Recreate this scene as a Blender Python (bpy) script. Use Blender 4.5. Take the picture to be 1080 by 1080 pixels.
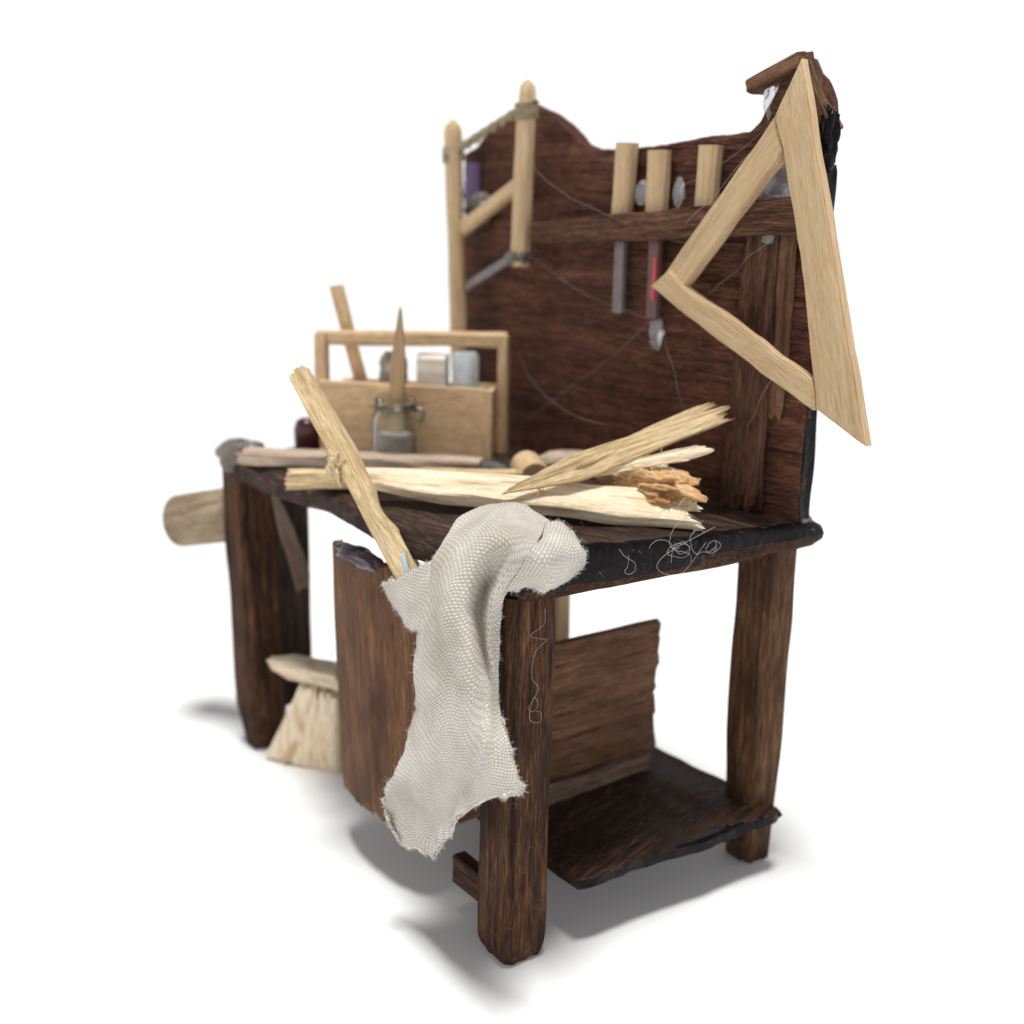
import bpy, bmesh, math, random
from mathutils import Vector, Matrix, noise

scene = bpy.context.scene
for o in list(bpy.data.objects): bpy.data.objects.remove(o)
col = scene.collection
S = 0.01                      # everything below is written in centimetres
V = Vector
rnd = random.Random(7)

# ------------------------------------------------------------------ camera
cam = bpy.data.cameras.new('camera'); camo = bpy.data.objects.new('camera', cam); col.objects.link(camo)
yaw, pitch, roll = 0.937316, 0.240001, 0.018369
f = V((-math.sin(yaw)*math.cos(pitch), math.cos(yaw)*math.cos(pitch), -math.sin(pitch)))
r0 = V((math.cos(yaw), math.sin(yaw), 0)); u0 = r0.cross(f)
r = math.cos(roll)*r0 + math.sin(roll)*u0; u = -math.sin(roll)*r0 + math.cos(roll)*u0
M = Matrix((r, u, -f)).transposed().to_4x4(); M.translation = V((13.9692, -10.3032, 12.1967))*S
camo.matrix_world = M
cam.sensor_width = 36; cam.lens = 1240.06/1080*36
cam.clip_start = 0.005; cam.clip_end = 20
cam.dof.use_dof = True; cam.dof.focus_distance = 0.19; cam.dof.aperture_fstop = 14
scene.camera = camo

# ------------------------------------------------------------------ world: white studio walls, dimmer above
world = bpy.data.worlds.new("World"); scene.world = world; world.use_nodes = True
wn = world.node_tree.nodes; wl = world.node_tree.links
wn.clear()
wo = wn.new('ShaderNodeOutputWorld'); bg = wn.new('ShaderNodeBackground')
tc = wn.new('ShaderNodeTexCoord'); sx = wn.new('ShaderNodeSeparateXYZ'); rp = wn.new('ShaderNodeValToRGB')
wl.new(tc.outputs['Generated'], sx.inputs[0]); wl.new(sx.outputs['Z'], rp.inputs[0])
rp.color_ramp.elements[0].position = 0.30; rp.color_ramp.elements[0].color = (1.10, 1.10, 1.11, 1)
rp.color_ramp.elements[1].position = 0.62; rp.color_ramp.elements[1].color = (0.17, 0.17, 0.175, 1)
wl.new(rp.outputs[0], bg.inputs[0]); bg.inputs[1].default_value = 1.0
wl.new(bg.outputs[0], wo.inputs[0])

# ------------------------------------------------------------------ key light: softbox overhead
def area(name, loc, target, size, power):
    l = bpy.data.lights.new(name, 'AREA'); l.shape = 'DISK'; l.size = size; l.energy = power
    o = bpy.data.objects.new(name, l); col.objects.link(o)
    o.location = loc; o.rotation_euler = (V(target)-V(loc)).to_track_quat('-Z', 'Y').to_euler()
    return o
k = area('softbox_lamp', (0.16, -0.20, 3.4), (-0.04, 0.03, 0.0), 0.80, 138)
k.data.color = (1.0, 0.985, 0.96)

scene.view_settings.view_transform = 'Standard'; scene.view_settings.look = 'None'
scene.view_settings.exposure = 0.0; scene.view_settings.gamma = 1.0
scene.view_settings.use_curve_mapping = False
scene.render.engine = 'CYCLES'

# ================================================================== materials
def mat(name):
    m = bpy.data.materials.new(name); m.use_nodes = True
    nt = m.node_tree; b = nt.nodes['Principled BSDF']
    return m, nt, b
def nd(nt, t, **kw):
    n = nt.nodes.new(t)
    for a, v in kw.items():
        if a in n.inputs: n.inputs[a].default_value = v
        else: setattr(n, a, v)
    return n
def obj_coords(nt, scale, dist=0.0):
    tc = nd(nt, 'ShaderNodeTexCoord'); oi = nd(nt, 'ShaderNodeObjectInfo')
    mul = nd(nt, 'ShaderNodeMath', operation='MULTIPLY'); mul.inputs[1].default_value = 37.0
    nt.links.new(oi.outputs['Random'], mul.inputs[0])
    mp = nd(nt, 'ShaderNodeMapping'); mp.inputs['Scale'].default_value = tuple(100*s for s in scale)
    nt.links.new(tc.outputs['Object'], mp.inputs['Vector']); nt.links.new(mul.outputs[0], mp.inputs['Location'])
    return mp.outputs[0]
def ntex(nt, vec, scale, detail=4, rough=.6, dist=0.):
    n = nd(nt, 'ShaderNodeTexNoise'); n.inputs['Scale'].default_value = scale
    n.inputs['Detail'].default_value = detail; n.inputs['Roughness'].default_value = rough
    n.inputs['Distortion'].default_value = dist
    nt.links.new(vec, n.inputs['Vector']); return n.outputs['Fac']
def ramp(nt, fac, stops):
    n = nd(nt, 'ShaderNodeValToRGB'); e = n.color_ramp.elements
    e[0].position, e[0].color = stops[0][0], (*stops[0][1], 1)
    e[1].position, e[1].color = stops[-1][0], (*stops[-1][1], 1)
    for p, c in stops[1:-1]:
        x = e.new(p); x.color = (*c, 1)
    nt.links.new(fac, n.inputs[0]); return n.outputs[0]
def mix(nt, a, b, fac, mode='MIX'):
    n = nd(nt, 'ShaderNodeMix', data_type='RGBA', blend_type=mode)
    for s, v in ((6, a), (7, b), (0, fac)):
        if hasattr(v, 'links') or hasattr(v, 'is_linked'): nt.links.new(v, n.inputs[s])
        else: n.inputs[s].default_value = v if s == 0 else (*v, 1)
    return n.outputs[2]
def math_(nt, op, a, b=None):
    n = nd(nt, 'ShaderNodeMath', operation=op)
    for i, v in enumerate((a, b)):
        if v is None: continue
        if hasattr(v, 'is_linked'): nt.links.new(v, n.inputs[i])
        else: n.inputs[i].default_value = v
    return n.outputs[0]

def wood(name, dark, mid, light, rough=.6, bump=.5, gs=1.0, blot=.35, wave=0.3, spec=.35, stain=(.02,.012,.009), fc=.28, crack=.75, scuff=(.24,.135,.075), sc_amt=.35):
    m, nt, b = mat(name)
    v1 = obj_coords(nt, (0.55, 6*gs, 6*gs)); v2 = obj_coords(nt, (1.6, 26*gs, 26*gs)); v3 = obj_coords(nt, (.5, .8, .8))
    v4 = obj_coords(nt, (5, 60*gs, 60*gs))
    n1 = ntex(nt, v1, 1.0, 5, .6, wave); n2 = ntex(nt, v2, 1.0, 4, .7, wave); n3 = ntex(nt, v3, 1.0, 3, .55)
    n4 = ntex(nt, v4, 1.0, 2, .6)
    s = math_(nt, 'ADD', math_(nt, 'MULTIPLY', n1, .45), math_(nt, 'MULTIPLY', n2, .55))
    c = ramp(nt, s, [(.38, dark), (.5, mid), (.63, light)])
    fib = ramp(nt, n4, [(.3, (1-fc,)*3), (.7, (1+fc*.9,)*3)])
    c = mix(nt, c, fib, 1.0, 'MULTIPLY')
    bl = ramp(nt, n3, [(.42, (0,0,0)), (.68, (blot,)*3)])
    c = mix(nt, c, stain, bl)
    n5 = ntex(nt, obj_coords(nt, (.38, 11*gs, 11*gs)), 1.0, 3, .5, wave*.5)
    crk = ramp(nt, n5, [(.30, (.22,)*3), (.37, (1,1,1))])
    c = mix(nt, c, crk, crack, 'MULTIPLY')
    n6 = ntex(nt, obj_coords(nt, (.8, 22*gs, 22*gs)), 1.0, 2, .5, wave*.3)
    c = mix(nt, c, scuff, ramp(nt, n6, [(.66, (0,0,0)), (.74, (sc_amt,)*3)]))
    nt.links.new(c, b.inputs['Base Color'])
    b.inputs['Roughness'].default_value = rough; b.inputs['Specular IOR Level'].default_value = spec
    rr = ramp(nt, n1, [(.3, (rough-.12,)*3), (.7, (min(1, rough+.15),)*3)]); nt.links.new(rr, b.inputs['Roughness'])
    h = math_(nt, 'ADD', math_(nt, 'MULTIPLY', n2, .6), math_(nt, 'ADD', math_(nt, 'MULTIPLY', n4, .35), math_(nt, 'ADD', math_(nt, 'MULTIPLY', n1, .5), math_(nt, 'MULTIPLY', ramp(nt, n5, [(.30, (0,0,0)), (.38, (1,1,1))]), .5*crack))))
    bp = nd(nt, 'ShaderNodeBump'); bp.inputs['Strength'].default_value = bump; bp.inputs['Distance'].default_value = 0.0006
    nt.links.new(h, bp.inputs['Height']); nt.links.new(bp.outputs[0], b.inputs['Normal'])
    return m
W = {}
W['board']  = wood('stained_board_wood', (.042,.016,.010), (.120,.050,.032), (.21,.098,.066), rough=.75, bump=1.0, gs=1.0, blot=.45, wave=1.2, fc=.48, spec=.10)
W['leg']    = wood('stained_leg_wood', (.018,.008,.005), (.072,.033,.018), (.185,.096,.050), rough=.7, bump=1.0, gs=1.0, blot=.75, fc=.485, spec=.10)
W['rleg']   = wood('brown_leg_wood', (.038,.017,.010), (.115,.058,.031), (.24,.135,.07), rough=.7, bump=.8, gs=1.0, blot=.85, fc=.35, spec=.10, stain=(.022,.011,.007))
W['top']    = wood('dark_top_wood', (.012,.006,.006), (.042,.025,.020), (.16,.10,.074), fc=.38, spec=.10, rough=.55, bump=.9, gs=1.25, blot=.7, wave=.6)
W['shelf']  = wood('dark_shelf_wood', (.014,.007,.005), (.045,.021,.014), (.16,.085,.055), fc=.38, spec=.10, rough=.6, bump=.9, gs=1.25, blot=.6, wave=.6)
W['bin']    = wood('brown_bin_wood', (.10,.044,.022), (.165,.082,.042), (.27,.15,.08), fc=.4, spec=.10, rough=.62, bump=.6, gs=1.25, blot=.7, stain=(.03,.013,.010))
W['panel']  = wood('brown_panel_wood', (.085,.042,.025), (.185,.096,.056), (.26,.15,.092), fc=.4, spec=.10, rough=.75, bump=.6, gs=1.25, blot=.5, wave=.6)
W['batten'] = wood('brown_batten_wood', (.036,.017,.011), (.11,.053,.034), (.20,.11,.072), fc=.48, spec=.10, rough=.8, bump=.8, gs=1.0, blot=.3)
W['pale']   = wood('pale_basswood', (.46,.315,.17), (.565,.41,.24), (.65,.50,.32), fc=.14, spec=.25, rough=.75, bump=.35, gs=.9, blot=.4, wave=.2, stain=(.42,.27,.13), crack=.12, scuff=(.50,.34,.19), sc_amt=.3)
W['palest'] = wood('split_white_wood', (.58,.42,.25), (.82,.69,.50), (.88,.79,.62), fc=.16, spec=.2, rough=.85, bump=.6, gs=.9, blot=.2, wave=.4, stain=(.55,.38,.2), crack=.35, scuff=(.80,.68,.48), sc_amt=.5)
W['straw']  = wood('straw_yellow_wood', (.44,.29,.13), (.66,.50,.28), (.80,.66,.43), rough=.75, bump=.8, gs=.9, blot=.3, wave=.4, stain=(.36,.2,.08), crack=.35, scuff=(.80,.68,.48), sc_amt=.5)
W['crumb']  = wood('rotten_orange_wood', (.50,.23,.07), (.76,.50,.25), (.87,.72,.48), rough=.85, bump=1.0, gs=.45, blot=.9, wave=1.5, stain=(.38,.16,.05), crack=.35, scuff=(.80,.68,.48), sc_amt=.5)
W['greyw']  = wood('greyish_pink_wood', (.30,.21,.15), (.46,.35,.27), (.58,.47,.38), rough=.8, bump=.5, gs=.9, blot=.2, stain=(.25,.17,.12), crack=.35, scuff=(.80,.68,.48), sc_amt=.5)
W['box']    = wood('toolbox_wood', (.48,.30,.15), (.62,.43,.245), (.71,.53,.335), rough=.65, bump=.25, gs=.8, blot=.2, wave=.2, stain=(.38,.22,.11), crack=.12, scuff=(.50,.34,.19), sc_amt=.3)
W['peg']    = wood('weathered_peg_wood', (.14,.105,.065), (.28,.215,.14), (.40,.32,.22), rough=.7, bump=.3, gs=.5, blot=.5, stain=(.14,.10,.065), spec=.15)
W['greyb']  = wood('dusty_brown_wood', (.10,.065,.048), (.18,.12,.09), (.27,.19,.145), rough=.85, bump=.6, gs=1., blot=.4, spec=.1)
W['sliver'] = wood('fuzzy_brown_sliver_wood', (.10,.065,.05), (.19,.13,.10), (.28,.20,.16), rough=.9, bump=.5, gs=1, blot=.2)
W['cord']   = wood('olive_cord', (.20,.16,.09), (.34,.28,.17), (.50,.42,.28), rough=.9, bump=.8, gs=.6, blot=.3)

def simple(name, c, rough=.5, metal=0., spec=.5, trans=0., alpha=1., bumpy=0., ior=1.45, var=.25, sc=3.):
    m, nt, b = mat(name)
    v = obj_coords(nt, (sc, sc, sc)); n = ntex(nt, v, 1.0, 4, .6)
    cc = ramp(nt, n, [(.3, tuple(x*(1-var) for x in c)), (.7, tuple(min(1, x*(1+var)) for x in c))])
    nt.links.new(cc, b.inputs['Base Color'])
    b.inputs['Roughness'].default_value = rough; b.inputs['Metallic'].default_value = metal
    b.inputs['Specular IOR Level'].default_value = spec; b.inputs['Transmission Weight'].default_value = trans
    b.inputs['IOR'].default_value = ior
    if bumpy:
        bp = nd(nt, 'ShaderNodeBump'); bp.inputs['Strength'].default_value = bumpy; bp.inputs['Distance'].default_value = .0006
        nt.links.new(n, bp.inputs['Height']); nt.links.new(bp.outputs[0], b.inputs['Normal'])
    return m
W['gloss']  = simple('black_glossy_paint', (.006,.0045,.005), rough=.3, bumpy=.7, sc=4, spec=.12, var=.6)
W['glue']   = simple('cloudy_hot_glue', (.80,.79,.82), rough=.12, trans=.85, spec=.5, bumpy=.3, sc=2, var=.1)
W['dglue']  = simple('dark_glue', (.07,.05,.065), rough=.10, trans=.3, bumpy=.3, sc=2)
W['gglue']  = simple('grey_glue', (.16,.14,.12), rough=.25, trans=.2, bumpy=.4, sc=2)
W['silk']   = simple('silk_thread', (.36,.30,.28), rough=.7)
W['fibre']  = simple('white_fibre', (.62,.60,.57), rough=.8)
W['steel']  = simple('dull_steel', (.20,.17,.165), rough=.5, metal=.3, bumpy=.2)
W['red']    = simple('pink_red_paint', (.55,.05,.065), rough=.4)
W['blade']  = simple('pinkish_wood_blade', (.16,.085,.08), rough=.6)
W['slate']  = simple('slate_chip', (.085,.095,.105), rough=.5, bumpy=.6)
W['purple'] = simple('purple_scrap', (.10,.045,.15), rough=.5)
W['wine']   = simple('wine_red_glass', (.06,.010,.014), rough=.25, spec=.6)
W['wire']   = simple('tarnished_wire', (.20,.18,.155), rough=.4, metal=.7)
W['rag']    = simple('grey_rag', (.40,.355,.30), rough=.95, bumpy=.6, sc=6)
W['paper']  = simple('cream_paper', (.74,.68,.60), rough=.8, var=.08)
W['bluegl'] = simple('blue_grey_glass', (.40,.43,.43), rough=.5)
W['mud']    = simple('grey_sludge', (.30,.27,.25), rough=.5, bumpy=.4, sc=4)
W['bluep']  = simple('pale_blue_scrap', (.55,.64,.70), rough=.6, var=.08)
def glass():
    m, nt, b = mat('jar_glass')
    b.inputs['Base Color'].default_value = (.93,.95,.93,1); b.inputs['Roughness'].default_value = .04
    b.inputs['Transmission Weight'].default_value = 1.0; b.inputs['IOR'].default_value = 1.35
    return m
W['glass'] = glass()
def ground_mat():
    m, nt, b = mat('white_tabletop')
    v = obj_coords(nt, (.15,.15,.15)); n = ntex(nt, v, 1., 3, .5)
    nt.links.new(ramp(nt, n, [(.3,(.86,.86,.865)), (.7,(.88,.88,.88))]), b.inputs['Base Color'])
    b.inputs['Roughness'].default_value = .9; b.inputs['Specular IOR Level'].default_value = .1
    return m
W['ground'] = ground_mat()
def canvas():
    m, nt, b = mat('unbleached_canvas')
    uv = nd(nt, 'ShaderNodeUVMap', uv_map='weave')
    nz = nd(nt, 'ShaderNodeTexNoise'); nz.inputs['Scale'].default_value = 5; nz.inputs['Detail'].default_value = 3
    nt.links.new(uv.outputs[0], nz.inputs['Vector'])
    off = nd(nt, 'ShaderNodeVectorMath', operation='SCALE'); off.inputs['Scale'].default_value = .05
    nt.links.new(nz.outputs['Color'], off.inputs[0])
    ad = nd(nt, 'ShaderNodeVectorMath', operation='ADD'); nt.links.new(uv.outputs[0], ad.inputs[0]); nt.links.new(off.outputs[0], ad.inputs[1])
    sp = nd(nt, 'ShaderNodeSeparateXYZ'); nt.links.new(ad.outputs[0], sp.inputs[0])
    U = math_(nt, 'MULTIPLY', sp.outputs[0], 15.5); Vv = math_(nt, 'MULTIPLY', sp.outputs[1], 18.0)
    row = math_(nt, 'FLOOR', Vv)
    U = math_(nt, 'ADD', U, math_(nt, 'MULTIPLY', row, .5))
    fu = math_(nt, 'SUBTRACT', math_(nt, 'MULTIPLY', math_(nt, 'FRACT', U), 2.), 1.)
    fv = math_(nt, 'SUBTRACT', math_(nt, 'MULTIPLY', math_(nt, 'FRACT', Vv), 2.), 1.)
    h = math_(nt, 'MULTIPLY', math_(nt, 'SUBTRACT', 1., math_(nt, 'POWER', math_(nt, 'ABSOLUTE', fu), 2.0)),
              math_(nt, 'SUBTRACT', 1., math_(nt, 'POWER', math_(nt, 'ABSOLUTE', fv), 2.0)))
    fine = ntex(nt, obj_coords(nt, (30,30,30)), 1., 3, .7)
    blo = ntex(nt, obj_coords(nt, (.9,.9,.9)), 1., 3, .6)
    base = ramp(nt, blo, [(.35,(.56,.515,.45)), (.65,(.73,.70,.645))])
    c = mix(nt, base, ramp(nt, h, [(0.,(.42,.40,.37)), (.25,(.82,.80,.78)), (.6,(1.,1.,1.))]), 1., 'MULTIPLY')  # gaps between threads darkened in the colour, standing in for the weave's self-shadowing
    c = mix(nt, c, ramp(nt, fine, [(.3,(.86,.86,.86)), (.7,(1.08,1.08,1.08))]), 1., 'MULTIPLY')
    nt.links.new(c, b.inputs['Base Color']); b.inputs['Roughness'].default_value = .95
    b.inputs['Specular IOR Level'].default_value = .1
    hh = math_(nt, 'ADD', h, math_(nt, 'MULTIPLY', fine, .5))
    bp = nd(nt, 'ShaderNodeBump'); bp.inputs['Strength'].default_value = .7; bp.inputs['Distance'].default_value = .00018
    nt.links.new(hh, bp.inputs['Height']); nt.links.new(bp.outputs[0], b.inputs['Normal'])
    return m
W['canvas'] = canvas()

# ================================================================== object helpers
def thing(name, label, cat, base=(0,0,0), group=None):
    o = bpy.data.objects.new(name, None); col.objects.link(o)
    o.location = V(base)*S; o.empty_display_size = .005
    o['label'] = label; o['category'] = cat
    if group: o['group'] = group
    o['_b'] = list(base); return o
def tag(o, label, cat, group=None):
    o['label'] = label; o['category'] = cat
    if group: o['group'] = group
    return o
def frame(origin, xdir, up=(0,0,1)):
    x = V(xdir).normalized(); z = V(up); y = z.cross(x)
    if y.length < 1e-4: y = V((0,1,0)).cross(x)
    y.normalize(); z = x.cross(y)
    m = Matrix((x, y, z)).transposed().to_4x4(); m.translation = V(origin); return m
def parent_origin(p):
    t = V((0,0,0))
    M = p.get('_m')
    return None
WM = {}                                   # world matrices (cm) by object name
def mk(name, verts, faces, material, parent=None, fr=None, smooth=True, uvs=None, mats=None, fmat=None):
    """verts are in world cm; they are stored in the local frame fr (cm) so grain runs along local X."""
    if fr is None:
        c = sum((V(v) for v in verts), V((0,0,0)))/len(verts); fr = Matrix.Translation(c)
    inv = fr.inverted()
    me = bpy.data.meshes.new(name)
    me.from_pydata([tuple((inv @ V(v))*S) for v in verts], [], faces)
    me.materials.append(material)
    for x in (mats or []): me.materials.append(x)
    if fmat:
        for p, i in zip(me.polygons, fmat): p.material_index = i
    for p in me.polygons: p.use_smooth = smooth
    if uvs:
        ul = me.uv_layers.new(name='weave')
        for lp in me.loops: ul.data[lp.index].uv = uvs[lp.vertex_index]
    bm = bmesh.new(); bm.from_mesh(me); bmesh.ops.recalc_face_normals(bm, faces=bm.faces); bm.to_mesh(me); bm.free()
    o = bpy.data.objects.new(name, me); col.objects.link(o)
    w = fr.copy(); w.translation = fr.translation*S
    WM[o.name] = w
    if parent:
        pw = WM[parent.name] if parent.name in WM else Matrix.Translation(parent.location)
        o.parent = parent; o.matrix_basis = pw.inverted() @ w
    else: o.matrix_world = w
    return o
def creased(o, ang=35):
    """flat shading across sharp corners"""
    bm = bmesh.new(); bm.from_mesh(o.data)
    for e in bm.edges:
        if len(e.link_faces) == 2 and e.calc_face_angle(0) > math.radians(ang): e.smooth = False
    bm.to_mesh(o.data); bm.free(); return o

def nz(v, sc, seed): return noise.noise(V(v)*sc + V((seed*7.3, seed*3.1, seed*1.7)))

def plank(name, p0, p1, w, t, material, parent=None, up=(0,0,1), seed=1, rough=.02, rag=(0.,0.), taper=None,
          bend=None, rnd_=.12, step=.12, cs=None, fib=0., fm=None, mats=None, ridge=0., notch=None):
    """a stick or board from p0 to p1 (world cm); w across, t along up; worn corners, ragged ends"""
    p0, p1 = V(p0), V(p1); d = p1-p0; L = d.length; fr = frame(p0, d, up)
    # cross section ring of a rounded rectangle
    K = []
    def side(a, b, n):
        for i in range(n): K.append((a[0]+(b[0]-a[0])*i/n, a[1]+(b[1]-a[1])*i/n))
    cs = cs or step
    nw = max(3, int(w/cs)); nt_ = max(3, int(t/cs))
    nw = min(nw, 46)
    c = min(w, t)*rnd_
    hw, ht = w/2, t/2
    side((-hw+c,-ht),(hw-c,-ht),nw); side((hw-c,-ht),(hw,-ht+c),1); side((hw,-ht+c),(hw,ht-c),nt_); side((hw,ht-c),(hw-c,ht),1)
    side((hw-c,ht),(-hw+c,ht),nw); side((-hw+c,ht),(-hw,ht-c),1); side((-hw,ht-c),(-hw,-ht+c),nt_); side((-hw,-ht+c),(-hw+c,-ht),1)
    n = len(K); N = max(4, int(L/step))
    vs, fs = [], []
    def pos(s, ky, kz, q=1.0, endoff=0.):
        tw = taper(s) if taper else (1., 1.)
        y = ky*tw[0]*q; z = kz*tw[1]*q
        b = bend(s) if bend else (0., 0.)
        x = s*L
        rg = ridge*nz((x*.35, y*7, z*7), 1.0, seed+9) if ridge else 0.
        ny = rough*nz((x*.7, ky*3, kz*3), 1.3, seed) ; nzv = rough*nz((x*.7, ky*3, kz*3), 1.3, seed+4) 
        y += ny + rg*(1 if ky > 0 else -1)*(abs(ky) > hw-c*1.01); z += nzv + rg*(1 if kz > 0 else -1)*(abs(kz) > ht-c*1.01)
        if fib:
            q_ = fib*(nz((x*.55, ky*13, kz*13), 1., seed+21)+.6*nz((x*1.3, ky*29, kz*29), 1., seed+22))
            if abs(kz) > ht-c*1.01: z += q_*(1 if kz > 0 else -1)
            if abs(ky) > hw-c*1.01: y += q_*(1 if ky > 0 else -1)
        x += endoff
        P = V((x, y+b[0], z+b[1]))
        if notch: P = notch(P, L)
        return P
    for i in range(N+1):
        s = i/N
        for (ky, kz) in K:
            e = 0.
            # ragged ends: pull the last stations along X by fibrous noise
            fib0 = rag[0]*(nz((0, ky*5, kz*5), 1., seed+2)+.9*nz((0, ky*17, kz*17), 1., seed+3))
            fib1 = rag[1]*(nz((0, ky*5, kz*5), 1., seed+5)+.9*nz((0, ky*17, kz*17), 1., seed+6))
            e += fib0*max(0, 1-s*L/1.0)**2 + fib1*max(0, 1-(1-s)*L/1.0)**2
            vs.append(pos(s, ky, kz, 1., e))
    for i in range(N):
        for j in range(n):
            a = i*n+j; b_ = i*n+(j+1) % n
            fs.append((a, b_, b_+n, a+n))
    for end in (0, 1):
        base = 0 if end == 0 else N*n
        prev = base
        for q in (.72, .35):
            st = len(vs)
            for jj, (ky, kz) in enumerate(K):
                e = rag[end]*(nz((0, ky*q*6, kz*q*6), 1., seed+(2 if end == 0 else 5))+.5*nz((0, ky*q*17, kz*q*17), 1., seed+(3 if end == 0 else 6)))
                vs.append(pos(float(end), ky, kz, q, e))
            for j in range(n):
                a, b_ = prev+j, prev+(j+1) % n
                fs.append((b_, a, st+j, st+(j+1) % n) if end == 0 else (a, b_, st+(j+1) % n, st+j))
            prev = st
        c_ = len(vs); vs.append(sum((vs[prev+j] for j in range(n)), V((0,0,0)))/n)
        for j in range(n):
            a, b_ = prev+j, prev+(j+1) % n
            fs.append((b_, a, c_) if end == 0 else (a, b_, c_))
    vs = [fr @ v for v in vs]
    o = mk(name, vs, fs, material, parent, fr)
    return creased(o, 40)

def prism(name, poly, y0, y1, material, parent=None, gdir=(1,0,0), seed=1, jit=.02, bev=.03, plane='xz', seg=.25):
    """polygon in the x-z plane, extruded from y0 (front) to y1 (back), edges hand-cut"""
    pts = []
    n = len(poly)
    for i in range(n):
        a, b = V((*poly[i], 0)), V((*poly[(i+1) % n], 0)); L = (b-a).length; m = max(1, int(L/seg))
        for k_ in range(m):
            p = a.lerp(b, k_/m)
            if k_: p += V((nz((p.x, p.y, 0), 1.7, seed), nz((p.x, p.y, 3), 1.7, seed), 0))*jit
            pts.append((p.x, p.y))
    def P(x, z, y): return V((x, y, z)) if plane == 'xz' else (V((x, z, y)) if plane == 'xy' else V((y, x, z)))
    bm = bmesh.new()
    fv = [bm.verts.new(P(x, z, y0)) for x, z in pts]; bv = [bm.verts.new(P(x, z, y1)) for x, z in pts]
    m = len(pts); bm.faces.new(fv); bm.faces.new(bv[::-1])
    for i in range(m): bm.faces.new((fv[i], bv[i], bv[(i+1) % m], fv[(i+1) % m]))
    bmesh.ops.recalc_face_normals(bm, faces=bm.faces)
    if bev:
        es = [e for e in bm.edges if (e.verts[0] in fv and e.verts[1] in fv) or (e.verts[0] in bv and e.verts[1] in bv)]
        bmesh.ops.bevel(bm, geom=es, offset=bev, segments=2, affect='EDGES')
    bm.verts.ensure_lookup_table(); vs = [v.co.copy() for v in bm.verts]; bm.verts.index_update()
    fs = [tuple(v.index for v in f_.verts) for f_ in bm.faces]; bm.free()
    c = P(sum(p[0] for p in poly)/n, sum(p[1] for p in poly)/n, y0)
    o = mk(name, vs, fs, material, parent, frame(c, gdir, (0,0,1) if abs(V(gdir).normalized().z) < .95 else (0,1,0)))
    return creased(o, 30)

def tube(name, pts, rad, material, parent=None, seg=8, join=None):
    """smooth tube through points (list, cm); rad number or function of s"""
    P = [V(p) for p in pts]
    vs, fs = ([], []) if join is None else join
    st = len(vs); N = len(P)
    for i, p in enumerate(P):
        d = (P[min(i+1, N-1)]-P[max(i-1, 0)]).normalized()
        a = d.cross(V((.31,.77,.55))).normalized(); b = d.cross(a)
        rr = rad(i/(N-1)) if callable(rad) else rad
        for j in range(seg):
            an = 2*math.pi*j/seg; vs.append(p + (a*math.cos(an)+b*math.sin(an))*rr)
    for i in range(N-1):
        for j in range(seg):
            a0 = st+i*seg+j; a1 = st+i*seg+(j+1) % seg
            fs.append((a0, a1, a1+seg, a0+seg))
    fs.append(tuple(st+j for j in range(seg))[::-1]); fs.append(tuple(st+(N-1)*seg+j for j in range(seg)))
    if join is not None: return None
    return mk(name, vs, fs, material, parent)
def cr(P, n):
    """Catmull-Rom through P, n samples per span"""
    P = [V(p) for p in P]; out = []
    Q = [2*P[0]-P[1]]+P+[2*P[-1]-P[-2]]
    for i in range(1, len(Q)-2):
        for k_ in range(n):
            t = k_/n; a, b, c, d = Q[i-1], Q[i], Q[i+1], Q[i+2]
            out.append(.5*((2*b)+(c-a)*t+(2*a-5*b+4*c-d)*t*t+(3*b-a-3*c+d)*t**3))
    out.append(P[-1].copy()); return out
def blob(name, c, rad, material, parent=None, seed=1, amp=.25, sc=1.6, sub=4, sharp=0., ani=(1,1,1)):
    bm = bmesh.new(); bmesh.ops.create_icosphere(bm, subdivisions=sub, radius=1)
    for v in bm.verts:
        q_ = V((v.co.x*ani[0], v.co.y*ani[1], v.co.z*ani[2])); k_ = 1 + amp*nz(q_, sc, seed) + amp*.4*nz(q_, sc*3, seed+2) + sharp*nz(q_, sc*7, seed+5)
        v.co = V(c) + V((v.co.x*rad[0], v.co.y*rad[1], v.co.z*rad[2]))*k_
    vs = [v.co.copy() for v in bm.verts]; fs = [tuple(v.index for v in f_.verts) for f_ in bm.faces]; bm.free()
    return mk(name, vs, fs, material, parent)
def lathe(name, prof, c, material, parent=None, seg=40, axis=(0,0,1), sq=0., rot=0.):
    vs, fs = [], []
    az = V(axis).normalized(); ax_ = (V((1,0,0)) - az*az.x) if abs(az.x) < .8 else (V((0,0,1)) - az*az.z)
    ax_.normalize(); ay = az.cross(ax_); fr = Matrix((ax_, ay, az)).transposed().to_4x4(); fr.translation = V(c)
    for rr, z in prof:
        for j in range(seg):
            a = 2*math.pi*j/seg + rot
            q = rr/(max(abs(math.cos(a-rot)), abs(math.sin(a-rot)))**sq) if sq else rr
            vs.append(fr @ V((q*math.cos(a), q*math.sin(a), z)))
    for i in range(len(prof)-1):
        for j in range(seg):
            a0, a1 = i*seg+j, i*seg+(j+1) % seg; fs.append((a0, a1, a1+seg, a0+seg))
    fs.append(tuple(range(seg))[::-1]); fs.append(tuple(range((len(prof)-1)*seg, len(prof)*seg)))
    return creased(mk(name, vs, fs, material, parent, frame(c, az, ax_)), 45)
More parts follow.
